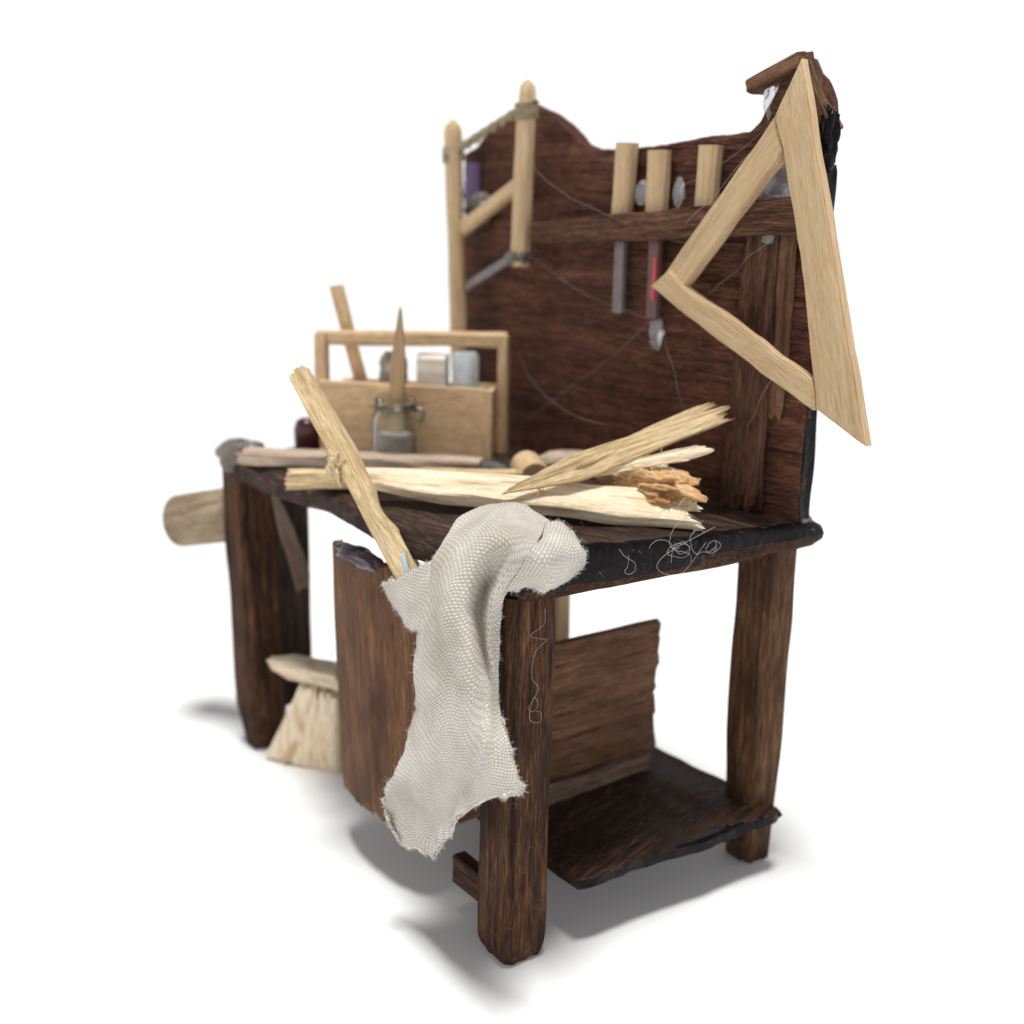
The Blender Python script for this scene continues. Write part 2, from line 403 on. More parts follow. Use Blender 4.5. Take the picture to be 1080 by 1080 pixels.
def whiskers(name, spots, parent, material, n, length, rad=.006, seed=3, dirv=None, spread=.08):
    """fine broken fibres starting at given spots"""
    R = random.Random(seed); vs, fs = [], []
    for _ in range(n):
        p = V(R.choice(spots)) + V([R.uniform(-spread,spread) for _ in range(3)])
        d = V([R.gauss(0,1) for _ in range(3)])
        if dirv: d = d*.6 + V(dirv)*1.2
        d.normalize(); L = length*R.uniform(.4, 1.2); b = V([R.gauss(0,1) for _ in range(3)])*L*.4
        tube('', [p, p+d*L*.5+b*.4, p+d*L+b], lambda s: rad*(1-.6*s), None, seg=4, join=(vs, fs))
    return mk(name, vs, fs, material, parent)

# ================================================================== the surface it stands on
bm = bmesh.new(); bmesh.ops.create_circle(bm, cap_ends=True, segments=96, radius=40)
vs = [v.co + V((-4, 3, 0)) for v in bm.verts]; fs = [tuple(v.index for v in f_.verts) for f_ in bm.faces]; bm.free()
g = mk('ground', vs, fs, W['ground'], smooth=False); g['kind'] = 'structure'

# ================================================================== the workbench
bench = thing('workbench', 'dark stained miniature carpenter workbench with tall scalloped backboard and four square legs', 'workbench', (-5.5, 3.2, 0))
# --- top: a slab, thicker and glossier towards the right end
def bench_top():
    NX, NY = 110, 66; vs, fs, fm = [], [], []
    x0, x1 = -11.05, .18
    def outline(x, v):
        fy = -.02 + .22*math.exp(-((x+6.2)/1.6)**2) + .05*nz((x, 0, 0), .8, 3) + .03*nz((x, 0, 0), 4, 5)
        by = 6.86 + .04*nz((x, 1, 0), .8, 7)
        return fy + (by-fy)*v
    def topz(x, y): return 7.0 + .36*math.exp(-((x-.2)/1.6)**2)*max(0, 1-(y/6.0)) + .035*nz((x*.6, y*3, 0), 1, 8) + .05*nz((x, y, 0), .6, 11) - .05*(y/6.9)
    def botz(x, y): return 6.46 + .06*nz((x, y, 2), .8, 14) + .10*math.exp(-((x-.2)/1.)**2)*max(0, 1-y/4)
    # closed slab built as rounded profile rows along y, stations along x
    ring = [(v/NY, 1) for v in range(NY+1)] + [(1, k_/6) for k_ in range(5, 0, -1)] + [(v/NY, 0) for v in range(NY, -1, -2)] + [(0, k_/6) for k_ in range(1, 6)]
    n = len(ring)
    for i in range(NX+1):
        s = i/NX; x = x0+(x1-x0)*s
        for v, h in ring:
            y = outline(x, v)
            edge = 0
            dv = min(v, 1-v)*6.8
            z = botz(x, y)*(1-h)+topz(x, y)*h
            rr = .10; 
            if dv < rr: z += (-1 if h > .5 else 1)*(rr-math.sqrt(max(0, rr*rr-(rr-dv)**2)))*.8*(1 if h in (0, 1) else 0)
            if 0 < h < 1 or dv == 0:
                bul = .07*math.sin(math.pi*min(1, max(0, h))) + .03*nz((x, h*2, v), 2, 17)
                y += bul*(1 if v > .5 else -1)
            xx = x
            vs.append(V((xx, y, z)))
    for i in range(NX):
        for j in range(n):
            a, b = i*n+j, i*n+(j+1) % n; fs.append((a, b, b+n, a+n))
            fm.append(1 if i > NX-2 else 0)
    for end in (0, 1):
        base = 0 if end == 0 else NX*n; sg = -1 if end == 0 else 1
        cz = 6.8; st = len(vs); prev = base
        for q, ex in ((.86, .10), (.55, .14), (.0, .15)):
            st = len(vs)
            for j in range(n):
                p = vs[base+j].copy(); mz = (topz(p.x, p.y)+botz(p.x, p.y))/2
                p.z = mz+(p.z-mz)*q; p.x += sg*(ex+.05*nz((p.y*1.0, p.z*2, 0), 1.5, 21)); vs.append(p)
            for j in range(n):
                a, b = prev+j, prev+(j+1) % n
                fs.append((a, b, st+(j+1) % n, st+j) if end else (b, a, st+j, st+(j+1) % n))
                zz = (vs[a].z+vs[st+j].z)/2
                fm.append(1 if (end and zz > 6.68+.06*nz((0, vs[a].y, 0), 1.2, 4)) else (0 if not end else 2))
            prev = st
    o = mk('tabletop', vs, fs, W['top'], bench, Matrix.Translation((-5.5, 3.4, 6.8)), mats=[W['gloss'], W['leg']], fmat=fm)
    return creased(o, 50)
bench_top()

# --- legs
def tp(a, b, c=0.):
    return lambda s: (a+(b-a)*s, a+(b-a)*s)
plank('leg', (-.43,.43,0), (-.42,.42,6.55), .86, .88, W['leg'], bench, up=(0,1,0), seed=11, rough=.025, rag=(.04,0), rnd_=.10, ridge=.025,
      taper=lambda s: (1.04-.24*max(0, 1-s*18)**2, 1.04-.24*max(0, 1-s*18)**2))
plank('leg', (-.37,6.22,.0), (-.40,6.25,6.5), .88, .80, W['rleg'], bench, up=(0,1,0), seed=23, rough=.03, rag=(.08,0), rnd_=.12, ridge=.02,
      taper=lambda s: (.80+.20*min(1, s*2.5), .75+.25*min(1, s*2.5)))
plank('leg', (-10.52,.42,.0), (-10.85,.40,6.75), 1.10, .95, W['leg'], bench, up=(0,1,0), seed=37, rough=.03, rag=(.14,0), rnd_=.16, ridge=.015,
      taper=lambda s: (.62+.38*min(1, s*7), .7+.3*min(1, s*7)))
plank('leg', (-10.4,6.2,.0), (-10.4,6.2,6.5), .85, .85, W['leg'], bench, up=(0,1,0), seed=41, rough=.05, rag=(.05,0))
plank('side_board', (-10.5,1.18,.9), (-10.45,1.18,6.5), .35, .95, W['top'], bench, up=(0,1,0), seed=43, rough=.02, rag=(.1,0))
plank('apron', (-.20,.9,6.50), (-.20,5.9,6.40), .22, .22, W['leg'], bench, seed=45, rough=.02)
# --- lower shelf and its bearer
def shelf():
    NX, NY = 96, 50; x0, x1 = -6.2, .40
    vs, fs = [], []
    ring = [(v/NY, 1) for v in range(NY+1)] + [(1, .5)] + [(v/NY, 0) for v in range(NY, -1, -1)] + [(0, .5)]
    n = len(ring)
    for i in range(NX+1):
        s = i/NX; 
        for v, h in ring:
            y = 1.5+(6.30-1.5)*v + .05*nz((s*8, v, 0), 1.2, 5)
            x = x0+(x1-x0)*s + (.07*nz((y*.9, 0, h*.6), 1., 9)+.035*nz((y*4, 0, h), 1., 10)-.10*max(0,(v-.95)/.05)**2-.26*(1-v)-.06*max(0,(.04-v)/.04)**2)*(s**6) + .06*(h == .5)*(s > .99)
            z = 1.02 + .24*h + .03*nz((x*.6, y*2.5, h*.3), 1, 12) + .05*nz((x, y, 0), .5, 13)
            if v in (0, 1) and h == .5: y += .04*(1 if v else -1)
            if i == NX: z -= .03*(1 if h == 1 else -1 if h == 0 else 0)
            vs.append(V((x, y, z)))
    for i in range(NX):
        for j in range(n):
            a, b = i*n+j, i*n+(j+1) % n; fs.append((a, b, b+n, a+n))
    for end in (0, 1):
        base = 0 if end == 0 else NX*n
        for j in range(NY):
            a, b = base+j, base+j+1; c_, d_ = base+(NY+1)+1+(NY-j-1), base+(NY+1)+1+(NY-j)
            fs.append((a, b, c_, d_) if end == 0 else (b, a, d_, c_))
        m1 = base+NY+1; m0 = base+n-1
        fs.append((base+NY, m1, m1+1)); fs.append((base, m0, m0-1))
    fm = [1 if (V(vs[f_[0]]).x > .12 and sum(V(vs[i_]).z for i_ in f_)/len(f_) < 1.245+.03*nz(vs[f_[0]], 3, 2)) else 0 for f_ in fs]
    o = mk('shelf', vs, fs, W['shelf'], bench, frame((-5, 3.8, 1.1), (.25, -1, 0)), mats=[W['gloss']], fmat=fm)
    return creased(o, 50)
shelf()
plank('shelf_bearer', (-2.05,.42,.82), (-.7,.42,.82), .30, .56, W['shelf'], bench, seed=51, rough=.02, rag=(.0,.0))
plank('shelf_bearer', (-.55,1.9,.90), (-.50,5.9,.90), .5, .26, W['shelf'], bench, seed=52, rough=.03, rag=(.1,.02))

# --- backboard with cut top outline
def backboard():
    prof = [(-10.9,13.85),(-10.4,14.0),(-9.67,14.48),(-8.9,14.78),(-8.2,14.83),(-7.5,14.6),(-6.93,14.3),(-6.42,13.93),(-5.91,13.77),(-4.95,13.75),(-3.83,13.79),(-2.79,13.89),
            (-2.06,13.90),(-1.59,13.93),(-1.31,14.11),(-1.08,14.45),(-.9,14.78),(-.6,14.95),(-.35,14.92),(-.12,14.75),(.06,14.45),(.2,14.0)]
    def top(x):
        for a, b in zip(prof, prof[1:]):
            if a[0] <= x <= b[0]:
                t = (x-a[0])/(b[0]-a[0]); return a[1]+(b[1]-a[1])*t
        return prof[0][1] if x < prof[0][0] else prof[-1][1]
    NX, NZ = 150, 70; vs, fs = [], []
    y0, y1 = 6.30, 6.66
    ring = [(k_/NZ, 0) for k_ in range(NZ+1)] + [(1, .5)] + [(k_/NZ, 1) for k_ in range(NZ, -1, -1)] 
    n = len(ring)
    for i in range(NX+1):
        x = -10.85 + 11.0*i/NX
        for h, d in ring:
            tz = top(x) + .02*nz((x*5, d*4, 0), 1, 3)
            z = 6.9 + (tz-6.9)*h
            e = .035*nz((x*.35, z*2.6, d), 1.2, 5) + .014*nz((x*1.2, z*9, d), 1., 6)
            y = y0+(y1-y0)*d - e*(1 if d == 0 else 0)
            if h == 1 and d in (0, 1): z -= .05; 
            xx = x
            if i == NX: xx += .05*nz((z*1.1, d, 0), 1.5, 8)+.02
            if i == NX: y += .03*(1 if d == 0 else -1 if d == 1 else 0)
            vs.append(V((xx, y, z)))
    for i in range(NX):
        for j in range(n):
            a, b = i*n+j, i*n+(j+1) % n; fs.append((a, b, b+n, a+n))
    for end in (0, 1):
        base = 0 if end == 0 else NX*n
        for j in range(NZ):
            a, b = base+j, base+j+1; c_, d_ = base+NZ+2+(NZ-j-1), base+NZ+2+(NZ-j)
            fs.append((a, b, c_, d_))
        fs.append((base+NZ, base+NZ+1, base+NZ+2))
    o = mk('backboard', vs, fs, W['board'], bench, Matrix.Translation((-5.2, 6.3, 10.4)))
    return creased(o, 50)
bb = backboard()
plank('edge_strip', (.155,6.5,7.0), (.165,6.5,13.2), .07, .30, W['gloss'], bench, up=(0,1,0), seed=61, rough=.05, rag=(.02,.2))
plank('cap_strip', (-1.54,6.30,14.66), (-.36,6.28,15.02), .42, .27, W['panel'], bench, seed=63, rough=.03, rag=(.05,.08))
plank('cap_strip', (-.42,6.33,15.0), (.26,6.36,13.85), .42, .22, W['panel'], bench, seed=64, rough=.05, rag=(.08,.08))
blob('charred_lump', (.20,6.28,13.68), (.20,.20,.52), W['gloss'], bench, seed=5, amp=.5)
# --- tool rail
plank('tool_rail', (-7.15,5.70,11.99), (.36,5.70,12.44), .26, .54, W['batten'], bench, up=(0,0,1), seed=71, rough=.025, rag=(.05,.16), rnd_=.08, step=.09,
      taper=lambda s: (1, .86+.30*s))
plank('rail_block', (-7.2,5.83,12.0), (-7.2,6.34,12.0), .5, .4, W['batten'], bench, seed=72)
plank('rail_block', (-1.3,5.83,12.35), (-1.3,6.34,12.35), .5, .4, W['batten'], bench, seed=73)
# --- vertical battens
plank('batten', (-1.06,6.16,7.2), (-.90,6.16,12.3), .16, .92, W['batten'], bench, up=(1,0,0), seed=81, rough=.06, rag=(.5,.1), rnd_=.1, step=.07,
      taper=lambda s: (1, 1.05-.28*s))
plank('batten', (-.42,6.2,9.0), (-.38,6.2,12.2), .12, .30, W['panel'], bench, up=(1,0,0), seed=83, rough=.05, rag=(.3,.1))
# --- glue and threads
blob('glue_blob', (-.62,6.12,13.0), (.55,.10,.42), W['glue'], bench, seed=12, amp=.35)
blob('glue_blob', (-1.12,6.40,14.35), (.22,.12,.46), W['glue'], bench, seed=13, amp=.3)
blob('glue_blob', (-4.2,6.12,12.85), (.17,.07,.26), W['glue'], bench, seed=14, amp=.3)
blob('glue_blob', (-3.15,6.12,12.85), (.15,.07,.28), W['glue'], bench, seed=15, amp=.3)
blob('glue_blob', (-3.62,6.14,10.10), (.17,.08,.30), W['glue'], bench, seed=16, amp=.45)
blob('glue_blob', (-10.75,.25,6.98), (.62,.50,.38), W['gglue'], bench, seed=17, amp=.35)
blob('glue_blob', (-9.9,6.1,12.55), (.5,.2,.38), W['gglue'], bench, seed=18, amp=.35)
blob('glue_blob', (.12,6.60,6.80), (.18,.24,.24), W['gglue'], bench, seed=19, amp=.35)
blob('glue_blob', (-.68,6.0,12.02), (.10,.10,.09), W['glue'], bench, seed=20, amp=.4)

# --- peg sticking out of the left leg
PEG0, PEG1 = V((-13.2,-.42,5.03)), V((-11.0,.86,5.60)); PEGD = (PEG1-PEG0).normalized()
peg = lathe('peg', [(.55,0),(.64,.06),(.65,.9),(.65,2.8)], PEG0, W['peg'], bench, axis=tuple(PEGD), seg=28)

RL = random.Random(5); spots = []
for i in range(60): spots.append((.02, RL.uniform(.05,.8), RL.uniform(.3,6.3)))
for i in range(60): spots.append((RL.uniform(-.8,0), -.03, RL.uniform(.3,6.3)))
for i in range(160): spots.append((RL.uniform(-2.4,.2), RL.uniform(1.6,6.0), 1.30))
for i in range(140): spots.append((RL.uniform(-8.5,.15), RL.uniform(1.0,6.1), 7.10))
for i in range(90): spots.append((.30, RL.uniform(1.0,6.6), RL.uniform(6.6,7.1)))
for i in range(120): spots.append((RL.uniform(-8,0), 6.24, RL.uniform(7.2,13.6)))
lint = whiskers('lint', spots, bench, W['silk'], 260, .20, .0015, seed=77, spread=.01); lint['kind'] = 'stuff'

# ================================================================== bin on the shelf
binn = thing('wooden_bin', 'brown wooden bin standing on the lower shelf with its tall front below the tabletop edge', 'bin', (-4.1, 2.6, 1.26))
def front_notch(P, L): 
    return P
plank('front_panel', (-4.08,-.22,1.28), (-4.30,-.22,6.20), 3.15, .24, W['bin'], binn, up=(0,1,0), notch=lambda P, L: P+V((0,0,.24*(abs(P.y)/1.48)**2.2)), seed=91, rough=.03, rag=(.08,.06), taper=lambda s: (1-.16*max(0, 1-s*7)**2, 1), rnd_=.08, step=.1)
plank('side_panel', (-2.62,.05,2.90), (-2.66,5.62,2.86), .16, 3.10, W['panel'], binn, seed=93, rough=.03, rag=(.02,.10), rnd_=.1, step=.09)
plank('side_panel', (-5.45,.05,2.3), (-5.45,5.5,2.3), .16, 2.0, W['bin'], binn, seed=94, rough=.03)
plank('back_panel', (-5.35,5.5,2.2), (-2.75,5.5,2.2), .16, 1.7, W['bin'], binn, seed=95, rough=.03)
plank('base_batten', (-2.42,1.6,1.46), (-2.44,5.35,1.46), .22, .38, W['greyb'], binn, seed=96, rough=.06, rag=(.05,.12))
plank('bottom_board', (-5.4,2.7,1.34), (-2.75,2.7,1.34), 5.3, .12, W['bin'], binn, seed=97, rough=.01, step=.3)
blob('glue_blob', (-4.50,-.22,6.20), (.85,.22,.16), W['dglue'], binn, seed=31, amp=.3)

t = thing('leaning_stick', 'long rough yellow stick leaning out of the wooden bin past the tabletop edge', 'stick', (-2.9,.02,5.0))
def nick(P, L):
    if 1.7 < P.x < 2.6 and P.y < 0: P = P + V((0, .10*math.sin((P.x-1.7)/.9*math.pi), 0))
    return P
st = plank('stick', (-2.35,.02,5.6), (-5.92,-.62,9.42), .42, .42, W['straw'], t, up=(.6,-.75,.5), seed=101, rough=.035, rag=(.05,.12), rnd_=.10, step=.07, cs=.03, fib=.028, ridge=.02, notch=nick,
           taper=lambda s: (1.0-.12*s, 1.0))
whiskers('splinters', [(-4.65,-.60,8.0),(-4.5,-.6,7.85),(-4.8,-.6,8.1)], t, W['straw'], 26, .28, .012, seed=4)
blob('torn_fibres', (-4.58,-.62,7.92), (.20,.12,.26), W['straw'], t, seed=8, amp=.8, sc=2.5)
t = tag(plank('wood_offcut', (-5.0,4.9,1.45), (-5.0,4.95,4.62), .32, .42, W['pale'], up=(0,1,0), seed=103, rough=.03, rag=(.02,.05)),
        'pale upright offcut standing inside the bin just behind the near front leg', 'offcut')
tag(plank('blue_scrap', (-2.75,-.25,6.1), (-2.95,-.22,6.62), .30, .04, W['bluep'], up=(.3,1,0), seed=104, rough=.04, rag=(.1,.1)), 'tiny pale blue scrap tucked between leaning stick and cloth', 'scrap')

# ================================================================== things on the tabletop
tag(plank('flat_stick', (-9.75,-.15,7.20), (-6.15,3.65,7.20), .72, .26, W['greyw'], seed=111, rough=.03, rag=(.12,.08), step=.08, cs=.04, fib=.02, rnd_=.08),
    'greyish pink flat stick lying furthest left along the tabletop edge', 'stick')
t = tag(plank('square_stick', (-6.92,-.42,7.22), (-4.55,3.55,7.22), .50, .34, W['straw'], seed=113, rough=.03, rag=(.14,.10), step=.06, cs=.03, fib=.03, rnd_=.08),
    'square yellow stick lying between the greyish flat stick and the white split stick', 'stick')
t = thing('split_stick', 'broad white split stick with frayed ends lying in front beside the cloth', 'stick', (-2.7,2.2,7.35))
plank('stick', (-5.15,.50,7.44), (-.42,4.05,7.34), .78, .30, W['palest'], t, up=(.32,-.32,1), seed=117, rough=.04, rag=(.60,.38), step=.05, cs=.028, fib=.016, rnd_=.12,
      taper=lambda s: (.50+.50*min(1, s*4)+.04*math.sin(s*17), .8+.15*math.sin(s*3)))
plank('sliver', (-4.9,.85,7.56), (-2.9,2.35,7.60), .20, .06, W['palest'], t, up=(.2,-.2,1), seed=118, rough=.03, rag=(.4,.6), step=.06, cs=.03, fib=.02, taper=lambda s: (.3+.7*math.sin(s*3.14), .6))
plank('sliver', (-2.9,2.75,7.50), (-.75,4.35,7.50), .20, .08, W['straw'], t, up=(.2,-.2,1), seed=120, rough=.03, rag=(.6,.3), step=.06, cs=.03, fib=.02, taper=lambda s: (.25+.75*s, .8))
whiskers('splinters', [(-.5,4.0,7.36),(-.6,3.9,7.36)], t, W['palest'], 22, .35, .010, seed=5)
tag(lathe('dowel_end', [(.30,0),(.33,.05),(.33,.75),(.30,.80)], (-5.05,3.98,7.38), W['pale'], axis=(.85,-.35,-.12), seg=24),
    'short pale round dowel end lying between the sticks and the diagonal splinter', 'dowel')
t = thing('splintered_offcut', 'long yellow splinter propped diagonally upward across the broken wood chunk', 'splinter', (-2.2,3.7,7.8))
plank('splinter', (-2.65,1.75,7.52), (-1.05,5.35,8.84), .50, .10, W['straw'], t, up=(.75,-.6,.45), seed=121, rough=.02, rag=(.2,.40), step=.05, cs=.025, fib=.014, rnd_=.15,
      taper=lambda s: (.10+.90*min(1., s*3.2)-.42*max(0, s-.4)/.6, 1.2))
plank('splinter', (-2.05,2.95,8.00), (-1.35,5.35,8.98), .20, .07, W['straw'], t, up=(.75,-.6,.45), seed=122, rough=.03, rag=(.3,.5), step=.05, cs=.025, fib=.02, taper=lambda s: (.3+.7*math.sin(s*2.6), .8))
plank('splinter', (-2.85,4.1,8.10), (-1.6,5.2,8.66), .12, .06, W['straw'], t, up=(.75,-.6,.45), seed=123, rough=.02, rag=(.3,.1), step=.06, taper=lambda s: (.15+.85*s, .4+.6*s))
plank('splinter', (-2.1,3.1,7.80), (-1.0,4.55,8.22), .26, .07, W['palest'], t, up=(.75,-.6,.45), seed=124, rough=.04, rag=(.3,.6), step=.05, cs=.025, fib=.02, taper=lambda s: (.3+.7*s, .8))
whiskers('fibres', [(-1.3,3.9,8.0),(-1.5,3.7,7.9),(-1.2,4.3,8.15),(-2.4,2.4,7.6)], t, W['straw'], 26, .32, .009, seed=6)
t = thing('broken_wood_chunk', 'crumbling orange and cream wood chunk with torn end under the diagonal splinter', 'wood chunk', (-1.8,4.3,7.1))
plank('torn_wood', (-2.9,4.45,7.50), (-.62,4.15,7.36), .60, .42, W['crumb'], t, seed=131, rough=.10, rag=(.4,.40), step=.05, cs=.03, fib=.09, rnd_=.3,
      taper=lambda s: (1-.15*s, .9+.25*math.sin(s*3.0)), bend=lambda s: (0, .08*math.sin(s*4)))
plank('torn_wood', (-2.8,4.15,7.78), (-1.05,4.30,7.86), .46, .18, W['palest'], t, up=(.3,-.5,1), seed=133, rough=.08, rag=(.3,.55), step=.05, cs=.03, fib=.06, rnd_=.3, bend=lambda s: (0, .10*math.sin(s*3.1)))
plank('torn_wood', (-2.0,3.95,7.58), (-.72,4.05,7.58), .30, .16, W['straw'], t, up=(.3,-.7,.8), seed=134, rough=.07, rag=(.4,.5), step=.05, cs=.03, fib=.06, rnd_=.3)
blob('torn_lump', (-1.28,4.02,7.68), (.78,.36,.27), W['crumb'], t, seed=71, amp=.8, sc=1.3, sub=5, sharp=.16, ani=(.45,1.3,1.6))
whiskers('fibres', [(-.9,4.2,7.5),(-1.2,4.0,7.8),(-2.1,4.0,7.7)], t, W['palest'], 34, .25, .010, seed=9)
tag(plank('wood_shaving', (-6.0,5.2,7.22), (-4.7,5.85,7.36), .5, .22, W['greyw'], seed=137, rough=.12, rag=(.3,.3), rnd_=.3), 'small rough pale shaving lying against the foot of the backboard', 'shaving')
tag(blob('slate_chip', (-5.75,3.72,7.20), (.42,.22,.14), W['slate'], seed=41, amp=.5, sub=3), 'small dark blue grey chip at right of the flat stick end', 'stone chip')

# --- toolbox
tb = thing('toolbox', 'open pale wooden tool carrier with long handle bar standing at left of tabletop', 'toolbox', (-9.0,3.8,7.0))
R_ = V((.73,.68,0)).normalized(); D_ = V((-R_.y, R_.x, 0)); O_ = V((-9.85,1.75,7.02)); LT = 3.85; DT = 1.75
def tbp(a, d, z): return O_ + R_*a + D_*d + V((0,0,z))
plank('front_panel', tbp(0,.07,.86), tbp(LT-.05,.07,.83), .14, 1.66, W['box'], tb, seed=141, rough=.015, step=.2)
plank('back_panel', tbp(0,DT-.07,.80), tbp(LT-.05,DT-.07,.80), .14, 1.5, W['box'], tb, seed=142, rough=.015, step=.2)
plank('end_panel', tbp(LT-.12,.15,.78), tbp(LT-.12,DT-.15,.78), .14, 1.5, W['box'], tb, seed=143, rough=.015, step=.2)
plank('end_panel', tbp(.12,.15,.78), tbp(.12,DT-.15,.78), .14, 1.5, W['box'], tb, seed=144, rough=.015, step=.2)
plank('base_panel', tbp(.1,DT/2,.07), tbp(LT-.1,DT/2,.07), DT-.3, .1, W['box'], tb, seed=145, rough=.01, step=.2)
plank('corner_post', tbp(LT+.02,.12,.0), tbp(LT+.02,.12,1.62), .30, .2, W['box'], tb, up=tuple(R_), seed=146, rough=.02)
plank('handle_post', tbp(LT+.08,DT*.82,0), tbp(LT+.08,DT*.82,2.66), .34, .24, W['box'], tb, up=tuple(R_), seed=147, rough=.02)
plank('handle_post', tbp(-.02,DT*.10+.1,1.5), tbp(-.02,DT*.10+.1,2.72), .28, .28, W['box'], tb, up=tuple(R_), seed=148, rough=.02)
plank('handle_bar', tbp(-.16,DT*.12+.1,2.62), tbp(LT+.15,DT*.82,2.62), .30, .34, W['box'], tb, seed=149, rough=.03, rnd_=.2)
tag(plank('thin_slat', tbp(1.05,.9,.2), tbp(.15,.85,3.75), .13, .30, W['box'], up=tuple(R_), seed=151, rough=.02, rag=(0,.05)), 'thin pale slat standing tilted in left end of toolbox', 'slat')
tag(blob('grey_rag', tbp(1.45,.95,1.85), (.36,.32,.52), W['rag'], seed=51, amp=.35, sub=3), 'crumpled grey rag bundle stuffed in middle of the toolbox', 'rag')
tag(plank('paper_block', tbp(2.05,.95,1.85), tbp(2.72,.95,1.85), .4, .85, W['paper'], seed=152, rough=.04, rnd_=.2), 'cream paper bundle standing in right half of the toolbox', 'paper')
tag(lathe('glass_tube', [(.30,0),(.30,1.5),(.24,1.6)], tbp(3.15,.95,.75), W['bluegl']), 'blue grey tube standing in right end of the toolbox', 'tube')

# --- jar and brush
jr = thing('glass_jar', 'small wire bound glass jar with grey sludge standing in front of toolbox', 'jar', (-8.1,2.7,7.0))
jc = V((-8.1,2.7,7.04)); ja = math.radians(50)
lathe('jar_body', [(.42,0),(.50,.05),(.53,.15),(.54,.95),(.50,1.08),(.42,1.18),(.42,1.32),(.46,1.40),(.42,1.46),(.36,1.44),(.35,1.2),(.44,1.04),(.47,.9),(.47,.14),(.40,.09)], jc, W['glass'], jr, sq=.35, rot=ja)
lathe('jar_contents', [(.38,.10),(.455,.16),(.455,.62),(.30,.66)], jc, W['mud'], jr, sq=.35, rot=ja)
def ring_pts(c, rr, n=28): return [V(c)+V((rr*math.cos(2*math.pi*i/n), rr*math.sin(2*math.pi*i/n), .03*math.sin(i))) for i in range(n+1)]
tube('wire_ring', ring_pts(jc+V((0,0,1.20)), .46), .035, W['wire'], jr)
tube('wire_ring', ring_pts(jc+V((0,0,1.27)), .45), .03, W['wire'], jr)
tube('wire_ear', cr([jc+R_*.44+V((0,0,1.22)), jc+R_*.62+V((0,0,1.18)), jc+R_*.60+V((0,0,.98)), jc+R_*.50+V((0,0,.95))], 5), .04, W['wire'], jr)
tag(plank('pointed_stick', jc+V((-.12,.05,.62)), jc+V((.22,.0,3.38)), .34, .14, W['pale'], up=(.75,-.6,0), seed=161, rough=.03, rag=(0,.06),
    taper=lambda s: (.95-.80*max(0, s-.55)/.45, 1.)), 'pointed pale stick standing upright in the glass jar', 'stick')
bt = thing('red_bottle', 'tiny wine red glass bottle at left of the toolbox behind the leaning stick', 'bottle', (-10.55,1.7,7.0))
lathe('bottle', [(.22,0),(.30,.06),(.31,.3),(.31,.5),(.25,.68),(.15,.74)], (-10.5,1.75,7.03), W['wine'], bt)

# ================================================================== on the backboard
def chisel(x, z_top, z_bot, w, lean, seed, label, red=False, blade=True):
    t = thing('chisel', label, 'chisel', (x,6.05,z_bot), 'chisels in the tool rail')
    plank('handle', (x+lean*.2,6.02,12.12), (x+lean,6.04,z_top), w, .30, W['pale'], t, up=(0,-1,0), seed=seed, rough=.02, rnd_=.25, taper=lambda s: (.92+.08*s, .95+.05*s))
    if blade:
        b = plank('blade', (x,6.05,z_bot), (x+lean*.2,6.05,12.15), w*.55, .14, W['blade'] if red else W['steel'], t, up=(0,-1,0), seed=seed+1, rough=.02)
        if red: plank('red_stripe', (x+.08,5.955,z_bot+.35), (x+.10,5.955,11.6), .11, .03, W['red'], b, up=(0,-1,0), seed=seed+2, rough=.005)
    return t
chisel(-4.70,13.82,10.45,.50,.10,171,'leftmost chisel with leaning pale handle and thin grey blade')
chisel(-3.65,13.64,10.42,.52,.0,175,'middle chisel with a pale handle and a red striped blade', red=True)
chisel(-2.33,13.68,11.2,.50,.06,179,'rightmost chisel with pale handle and its blade hidden by the rail', blade=False)

# --- bow saw
sw = thing('bow_saw', 'pale wooden bow saw with twisted olive cord hanging on left end of backboard', 'saw', (-8.9,5.7,12.3))
plank('post', (-10.10,5.72,8.20), (-10.36,5.62,14.55), .46, .34, W['pale'], sw, up=(0,-1,0), seed=181, rough=.03, rnd_=.3, rag=(.03,.03),
      taper=lambda s: (math.sqrt(max(.02, 1-max(0, (s-.955)/.046)**2)),)*2)
plank('post', (-7.72,5.72,11.28), (-7.42,5.62,15.20), .44, .34, W['pale'], sw, up=(0,-1,0), seed=182, rough=.03, rnd_=.3, rag=(.08,.03),
      taper=lambda s: ((1.05-.25*max(0, (s-.75))/.25)*math.sqrt(max(.02, 1-max(0, (s-.95)/.051)**2)),)*2)
plank('crossbar', (-10.22,5.76,12.02), (-7.70,5.76,13.12), .26, .34, W['pale'], sw, seed=183, rough=.03, rnd_=.25)
for ph in (0, math.pi):
    pts = []
    for i in range(60):
        s = i/59; a = s*26+ph; p = V((-10.42,5.66,13.80)).lerp(V((-7.55,5.64,14.66)), s)
        pts.append(p+V((0, .045*math.sin(a), .045*math.cos(a))))
    tube('twisted_cord', pts, .075, W['cord'], sw)
for (cx, cz) in ((-10.38,13.82), (-7.50,14.62)):
    for q in range(5):
        n_ = 20; pts = [V((cx+.255*math.cos(2*math.pi*i/n_), 5.66+.21*math.sin(2*math.pi*i/n_), cz-.18+q*.075+.04*math.sin(i*2*math.pi/n_))) for i in range(n_+1)]
        tube('cord_wrap', pts, .045, W['cord'], sw)
plank('saw_blade', (-10.1,5.74,10.62), (-7.75,5.74,11.60), .05, .20, W['steel'], sw, seed=184, rough=.03)
blob('cord_knot', (-7.74,5.7,11.50), (.30,.26,.20), W['gglue'], sw, seed=61, amp=.4)
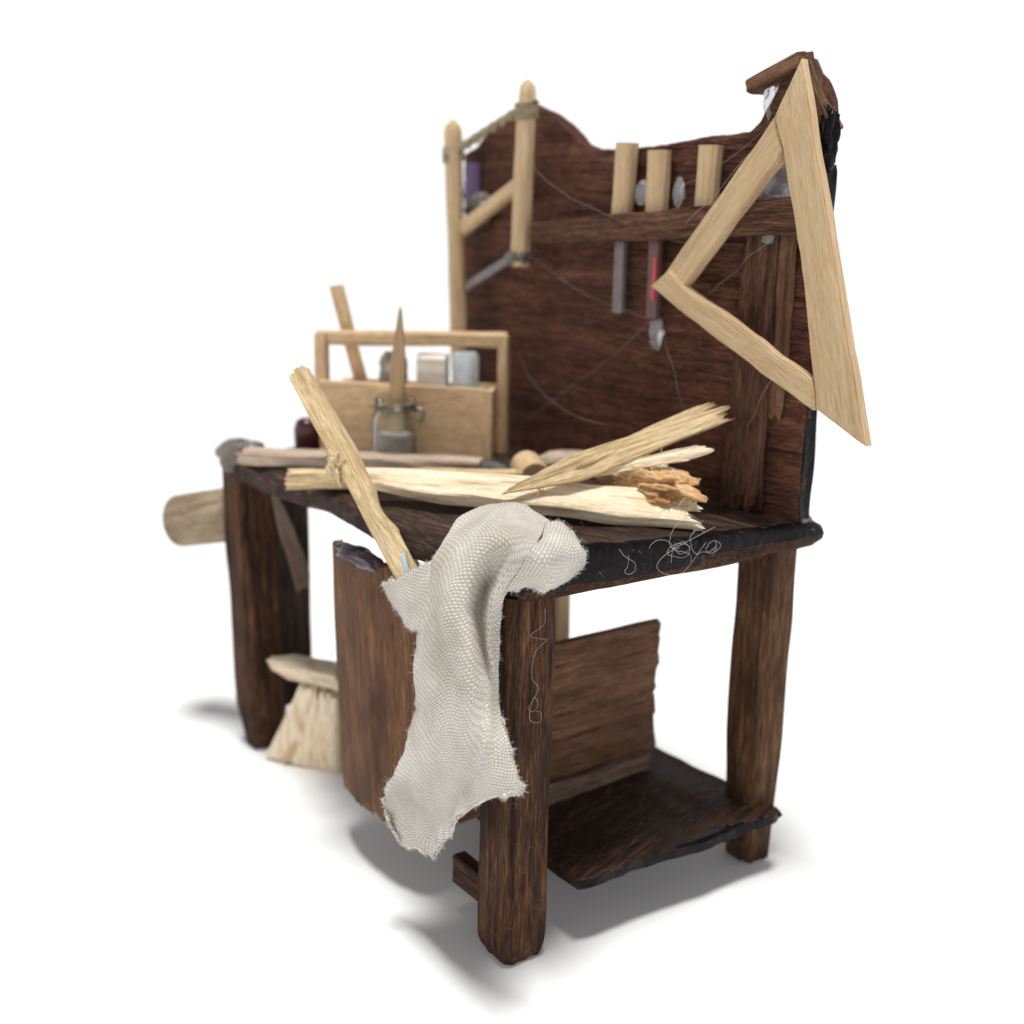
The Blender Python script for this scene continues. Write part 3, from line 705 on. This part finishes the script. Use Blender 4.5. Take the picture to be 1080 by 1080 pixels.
tag(plank('purple_scrap', (-10.35,6.18,12.75), (-10.30,6.18,13.62), .66, .05, W['purple'], up=(0,-1,0), seed=185, rough=.03), 'small purple scrap stuck on the backboard inside the bow saw frame', 'scrap')

# --- triangle square
tr = thing('wooden_triangle', 'large pale wooden triangular square hanging at right end of backboard', 'set square', (0,5.5,9.0))
prism('long_strip', [(.27,14.90),(1.24,11.85),(2.20,8.80),(1.14,9.27),(.55,11.8),(.02,13.50),(-.22,14.02)], 5.40, 5.62, W['pale'], tr, gdir=(1.85,0,-6), seed=191, jit=.03, bev=.035)
prism('slanted_strip', [(-.235,14.00),(-2.90,11.08),(-2.43,11.36),(-2.10,11.10),(-.02,13.36),(-.02,13.48)][0:1]+[(-1.5,12.62),(-2.80,11.22),(-2.12,11.14),(-1.2,12.10),(-.06,13.28),(.0,13.49)], 5.39, 5.60, W['pale'], tr, gdir=(2.7,0,2.9), seed=193, jit=.03, bev=.03)
prism('lower_strip', [(-2.98,11.09),(-2.50,11.42),(-2.10,11.14),(-.4,10.40),(1.02,9.76),(1.11,9.50),(1.13,9.25),(.2,9.64),(-1.4,10.34)], 5.33, 5.55, W['pale'], tr, gdir=(4,0,-1.8), seed=195, jit=.03, bev=.03)

# ================================================================== at the foot of the left leg
tag(plank('wood_offcut', (-8.95,.70,.03), (-8.80,.75,2.05), 1.9, .42, W['palest'], up=(.55,-.8,0), seed=201, rough=.04, rag=(.14,.25), step=.07, cs=.05, fib=.010, rnd_=.12,
    taper=lambda s: (1.0-.50*s, .8+.5*s), bend=lambda s: (-.48*s, .12*s)),
    'pale flared wood offcut standing on ground between left leg and bin', 'offcut')
tag(plank('wood_offcut', (-9.75,.40,2.28), (-8.0,1.35,2.30), .75, .50, W['palest'], seed=203, rough=.07, rag=(.2,.3), rnd_=.25, fib=.05, cs=.04, step=.07, taper=lambda s: (.45+.55*min(1, s*4), .5+.5*min(1, s*4))),
    'pale rounded slab resting crosswise on top of the flared offcut', 'offcut')
tag(plank('wood_chip', (-9.35,.30,.14), (-8.85,.62,1.15), .55, .16, W['pale'], up=(.5,-.85,.3), seed=207, rough=.05, rag=(.25,.25), step=.06, cs=.04, fib=.015),
    'thin pale chip leaning against the front of the flared offcut', 'chip')
tag(plank('hanging_sliver', (-9.98,.62,6.2), (-9.72,1.18,4.15), .30, .12, W['sliver'], up=(1,0,0), seed=205, rough=.08, rag=(.2,.5), taper=lambda s: (.6+.6*s, 1)),
    'fuzzy brown sliver hanging from the tabletop beside the left leg', 'sliver')

# ================================================================== the cloth
def bez_grid(rows, nu, nv):
    A = [cr(r_, nu) for r_ in rows]
    colsN = len(A[0]); out = [cr([A[i][j] for i in range(len(A))], nv) for j in range(colsN)]
    return [[out[j][i] for j in range(colsN)] for i in range(len(out[0]))]
#CLOTH
CL = [[[(-2.3, 1.2, 7.45), (-1.9, 1.3, 7.5), (-1.5, 1.3, 7.55), (-1.1, 1.3, 7.5), (-0.8, 1.3, 7.45), (-0.5, 1.3, 7.4), (-0.3, 1.2, 7.4)], [(-2.44, 0.5, 7.0), (-2.11, 0.55, 7.34), (-1.68, 0.6, 7.57), (-1.14, 0.6, 7.73), (-0.75, 0.6, 7.76), (-0.37, 0.6, 7.72), (-0.07, 0.6, 7.64)], [(-1.97, -0.15, 6.78), (-1.33, -0.25, 7.17), (-0.62, -0.35, 7.47), (-0.04, -0.4, 7.64), (0.31, -0.35, 7.67), (0.47, -0.2, 7.58), (0.68, -0.15, 7.48)], [(-1.82, -0.5, 6.31), (-1.05, -0.7, 6.71), (-0.36, -0.8, 7.0), (-0.04, -0.7, 7.06), (-0.21, -0.3, 6.89), (0.25, -0.45, 6.95), (0.1, -0.2, 6.74)], [(-1.84, -0.6, 5.67), (-0.98, -0.85, 6.08), (-0.23, -1.0, 6.4), (-0.01, -0.85, 6.44), (-0.21, -0.45, 6.26), (0.07, -0.45, 6.29), (-0.05, -0.2, 6.15)], [(-1.88, -0.65, 4.93), (-0.95, -0.9, 5.35), (-0.25, -1.0, 5.66), (0.27, -0.98, 5.82), (0.02, -0.55, 5.62), (0.15, -0.5, 5.62), (-0.02, -0.25, 5.48)], [(-1.86, -0.7, 4.16), (-1.01, -0.9, 4.52), (-0.24, -1.0, 4.82), (0.33, -1.0, 5.06), (0.37, -0.75, 5.04), (0.22, -0.5, 4.96), (0.16, -0.35, 4.94)], [(-2.01, -0.8, 3.37), (-1.16, -0.95, 3.58), (-0.58, -0.95, 3.74), (0.09, -1.0, 4.12), (0.58, -0.95, 4.43), (0.71, -0.75, 4.52), (0.68, -0.5, 4.51)], [(-2.29, -1.0, 2.49), (-2.13, -0.85, 2.12), (-1.58, -0.8, 2.13), (-0.79, -0.85, 2.58), (-0.03, -0.95, 3.29), (0.79, -0.95, 3.89), (1.15, -0.6, 4.07)], [(-2.16, -0.95, 2.1), (-1.94, -0.85, 1.7), (-1.59, -0.8, 1.83), (-0.84, -0.85, 1.99), (-0.19, -0.95, 2.89), (0.47, -0.95, 3.61), (1.18, -0.8, 4.02)]], [[(-0.07, 0.6, 7.64), (0.34, 0.2, 7.55), (0.68, -0.15, 7.48), (0.1, -0.2, 6.74)], [(0.01, 0.8, 7.65), (0.5, 0.42, 7.58), (0.84, 0.05, 7.37), (0.33, 0.1, 6.86)], [(0.01, 1.05, 7.51), (0.55, 0.72, 7.42), (0.6, 0.56, 7.16), (0.48, 0.24, 6.83)], [(-0.14, 1.4, 7.25), (0.42, 1.02, 7.19), (0.5, 0.83, 6.98), (0.38, 0.58, 6.81)]], [[(-1.77, -0.35, 6.79), (-1.49, -0.6, 6.42), (-1.47, -0.7, 5.7)], [(-2.32, -0.45, 6.51), (-2.22, -0.55, 6.05), (-1.91, -0.65, 5.62)], [(-3.13, -0.5, 6.02), (-2.88, -0.5, 5.83), (-2.38, -0.55, 5.7)]]]
def cloth():
    vs, fs, uv = [], [], []
    edge_spots = []
    for pi, rows in enumerate(CL):
        G = bez_grid(rows, 12, 12); nr, nc = len(G), len(G[0])
        st = len(vs)
        # arc-length based weave coordinates
        for i in range(nr):
            ul = 0.
            for j in range(nc):
                if j:
                    dd = G[i][j]-G[i][j-1]; ul += dd.length if pi else math.sqrt((dd.x*.592+dd.y*.806)**2 + (.4*dd.z)**2 + .08*(dd.x*.806-dd.y*.592)**2)
                if i == 0 and j == 0: vl = [0.]*nc
                if i: vl[j] += (G[i][j]-G[i-1][j]).length
                p = G[i][j].copy()
                p += V((0, .05*nz((j*.09, i*.02, pi), 1, 31), 0)) + V((nz(p, 1.1, 3), nz(p, 1.1, 5), nz(p, 1.1, 7)))*.07 + V((nz(p, 3, 3), nz(p, 3, 5), nz(p, 3, 7)))*.025
                onedge = (i == nr-1 or j == 0 or (j == nc-1 and (pi != 0 or p.z < 6.75))) and not (pi == 1 and i == 0)
                if onedge:
                    p += V((nz(p, 6, 13), 0, nz(p, 6, 17)))*.09; edge_spots.append(p.copy())
                vs.append(p); 
                mean = sum(vl)/nc
                uv.append((ul+pi*3.3 - (0 if not i else 0), (vl[j]*.8+mean*.2)+pi*1.7))
        for i in range(nr-1):
            for j in range(nc-1):
                a = st+i*nc+j; fs.append((a, a+1, a+nc+1, a+nc))
    c = thing('draped_cloth', 'cream woven canvas rag with frayed edges draped over the near table corner', 'cloth', (-1.2,0,7.0))
    o = mk('fabric', vs, fs, W['canvas'], c, uvs=uv)
    so = o.modifiers.new('thickness', 'SOLIDIFY'); so.thickness = .0006; so.offset = 0
    whiskers('fringe', edge_spots, c, W['fibre'], 5200, .055, .0030, seed=21, spread=.02)
    return c
cloth()

# ================================================================== stray silk and glue threads
def thread_line(a, b, sag=.1, wig=.05, n=14, seed=1):
    a, b = V(a), V(b); R = random.Random(seed); out = []
    for i in range(n+1):
        s = i/n; p = a.lerp(b, s); p.z -= sag*math.sin(math.pi*s)
        out.append(p+V((nz((s*3, 0, 0), 1, seed), nz((s*3, 1, 0), 1, seed), nz((s*3, 2, 0), 1, seed)))*wig)
    return out
vs, fs = [], []
for i, (a, b, sg) in enumerate([((-7.3,5.45,13.6),(-4.5,5.45,12.4),.15), ((-4.5,5.5,12.4),(-1.2,5.9,11.9),.2), ((-7.5,5.9,11.5),(-3.6,6.1,10.3),.15),
                            ((-3.7,6.1,10.4),(-7.8,5.9,7.7),.1), ((-3.2,6.0,10.2),(-2.1,5.6,8.5),.05), ((-8.0,5.9,9.2),(-4.0,5.2,8.3),.4),
                            ((-.7,6.0,12.0),(-2.0,5.9,11.0),.05), ((.3,5.4,10.1),(-.9,6.0,8.6),.1), ((-1.0,6.2,14.0),(-2.9,5.9,12.9),.1), ((.2,5.38,14.6),(.25,6.2,12.9),.2),
                            ((-.1,5.36,14.1),(-2.3,5.5,12.2),.1)]):
    tube('', thread_line(a, b, sg, .08, seed=i+3), .0034, None, seg=4, join=(vs, fs))
tag(mk('cobweb_threads', vs, fs, W['silk']), 'fine stray silk threads strung across the front of the dark backboard', 'cobweb')
vs, fs = [], []
R = random.Random(12)
for q, (c, n_) in enumerate((((.36,3.2,6.95),3), ((.35,2.2,6.98),2), ((.37,4.1,6.9),2))):
    for i in range(n_):
        P0 = V(c)+V((0, R.uniform(-.4,.4), R.uniform(-.1,.12))); a1 = R.uniform(0, 6); da = R.uniform(.25,.5)*R.choice((-1,1)); pts = [P0]
        for k_ in range(26):
            a1 += da*R.uniform(-1.2,2.4); L_ = R.uniform(.02,.09); pts.append(pts[-1]+V((.0015, L_*math.cos(a1), .7*L_*math.sin(a1))))
        tube('', pts, .0022, None, seg=4, join=(vs, fs))
tube('', cr([(.36,3.8,7.0),(.40,3.2,6.55),(.36,2.7,6.7),(.37,2.9,6.95),(.36,4.0,7.25)], 6), .0022, None, seg=4, join=(vs, fs))
tag(mk('glue_threads', vs, fs, W['fibre']), 'tangled white fibres stuck to the glossy black right edge of tabletop', 'fibres')
vs, fs = [], []
tube('', cr([(.03,.62,6.3),(.04,.60,6.05),(.06,.32,5.92),(.07,.55,5.82),(.05,.66,5.78),(.05,.42,5.6),(.04,.38,5.2),(.06,.50,5.0),(.05,.40,4.8),(.06,.30,4.7),(.07,.40,4.62),(.06,.50,4.72),(.05,.42,4.85),(.06,.33,4.6),(.05,.38,4.45),(.06,.55,4.4),(.06,.57,4.55),(.05,.47,4.6)], 6), .0022, None, seg=4, join=(vs, fs))
tag(mk('loose_thread', vs, fs, W['fibre']), 'single curly white thread hanging down the side of the near leg', 'thread')
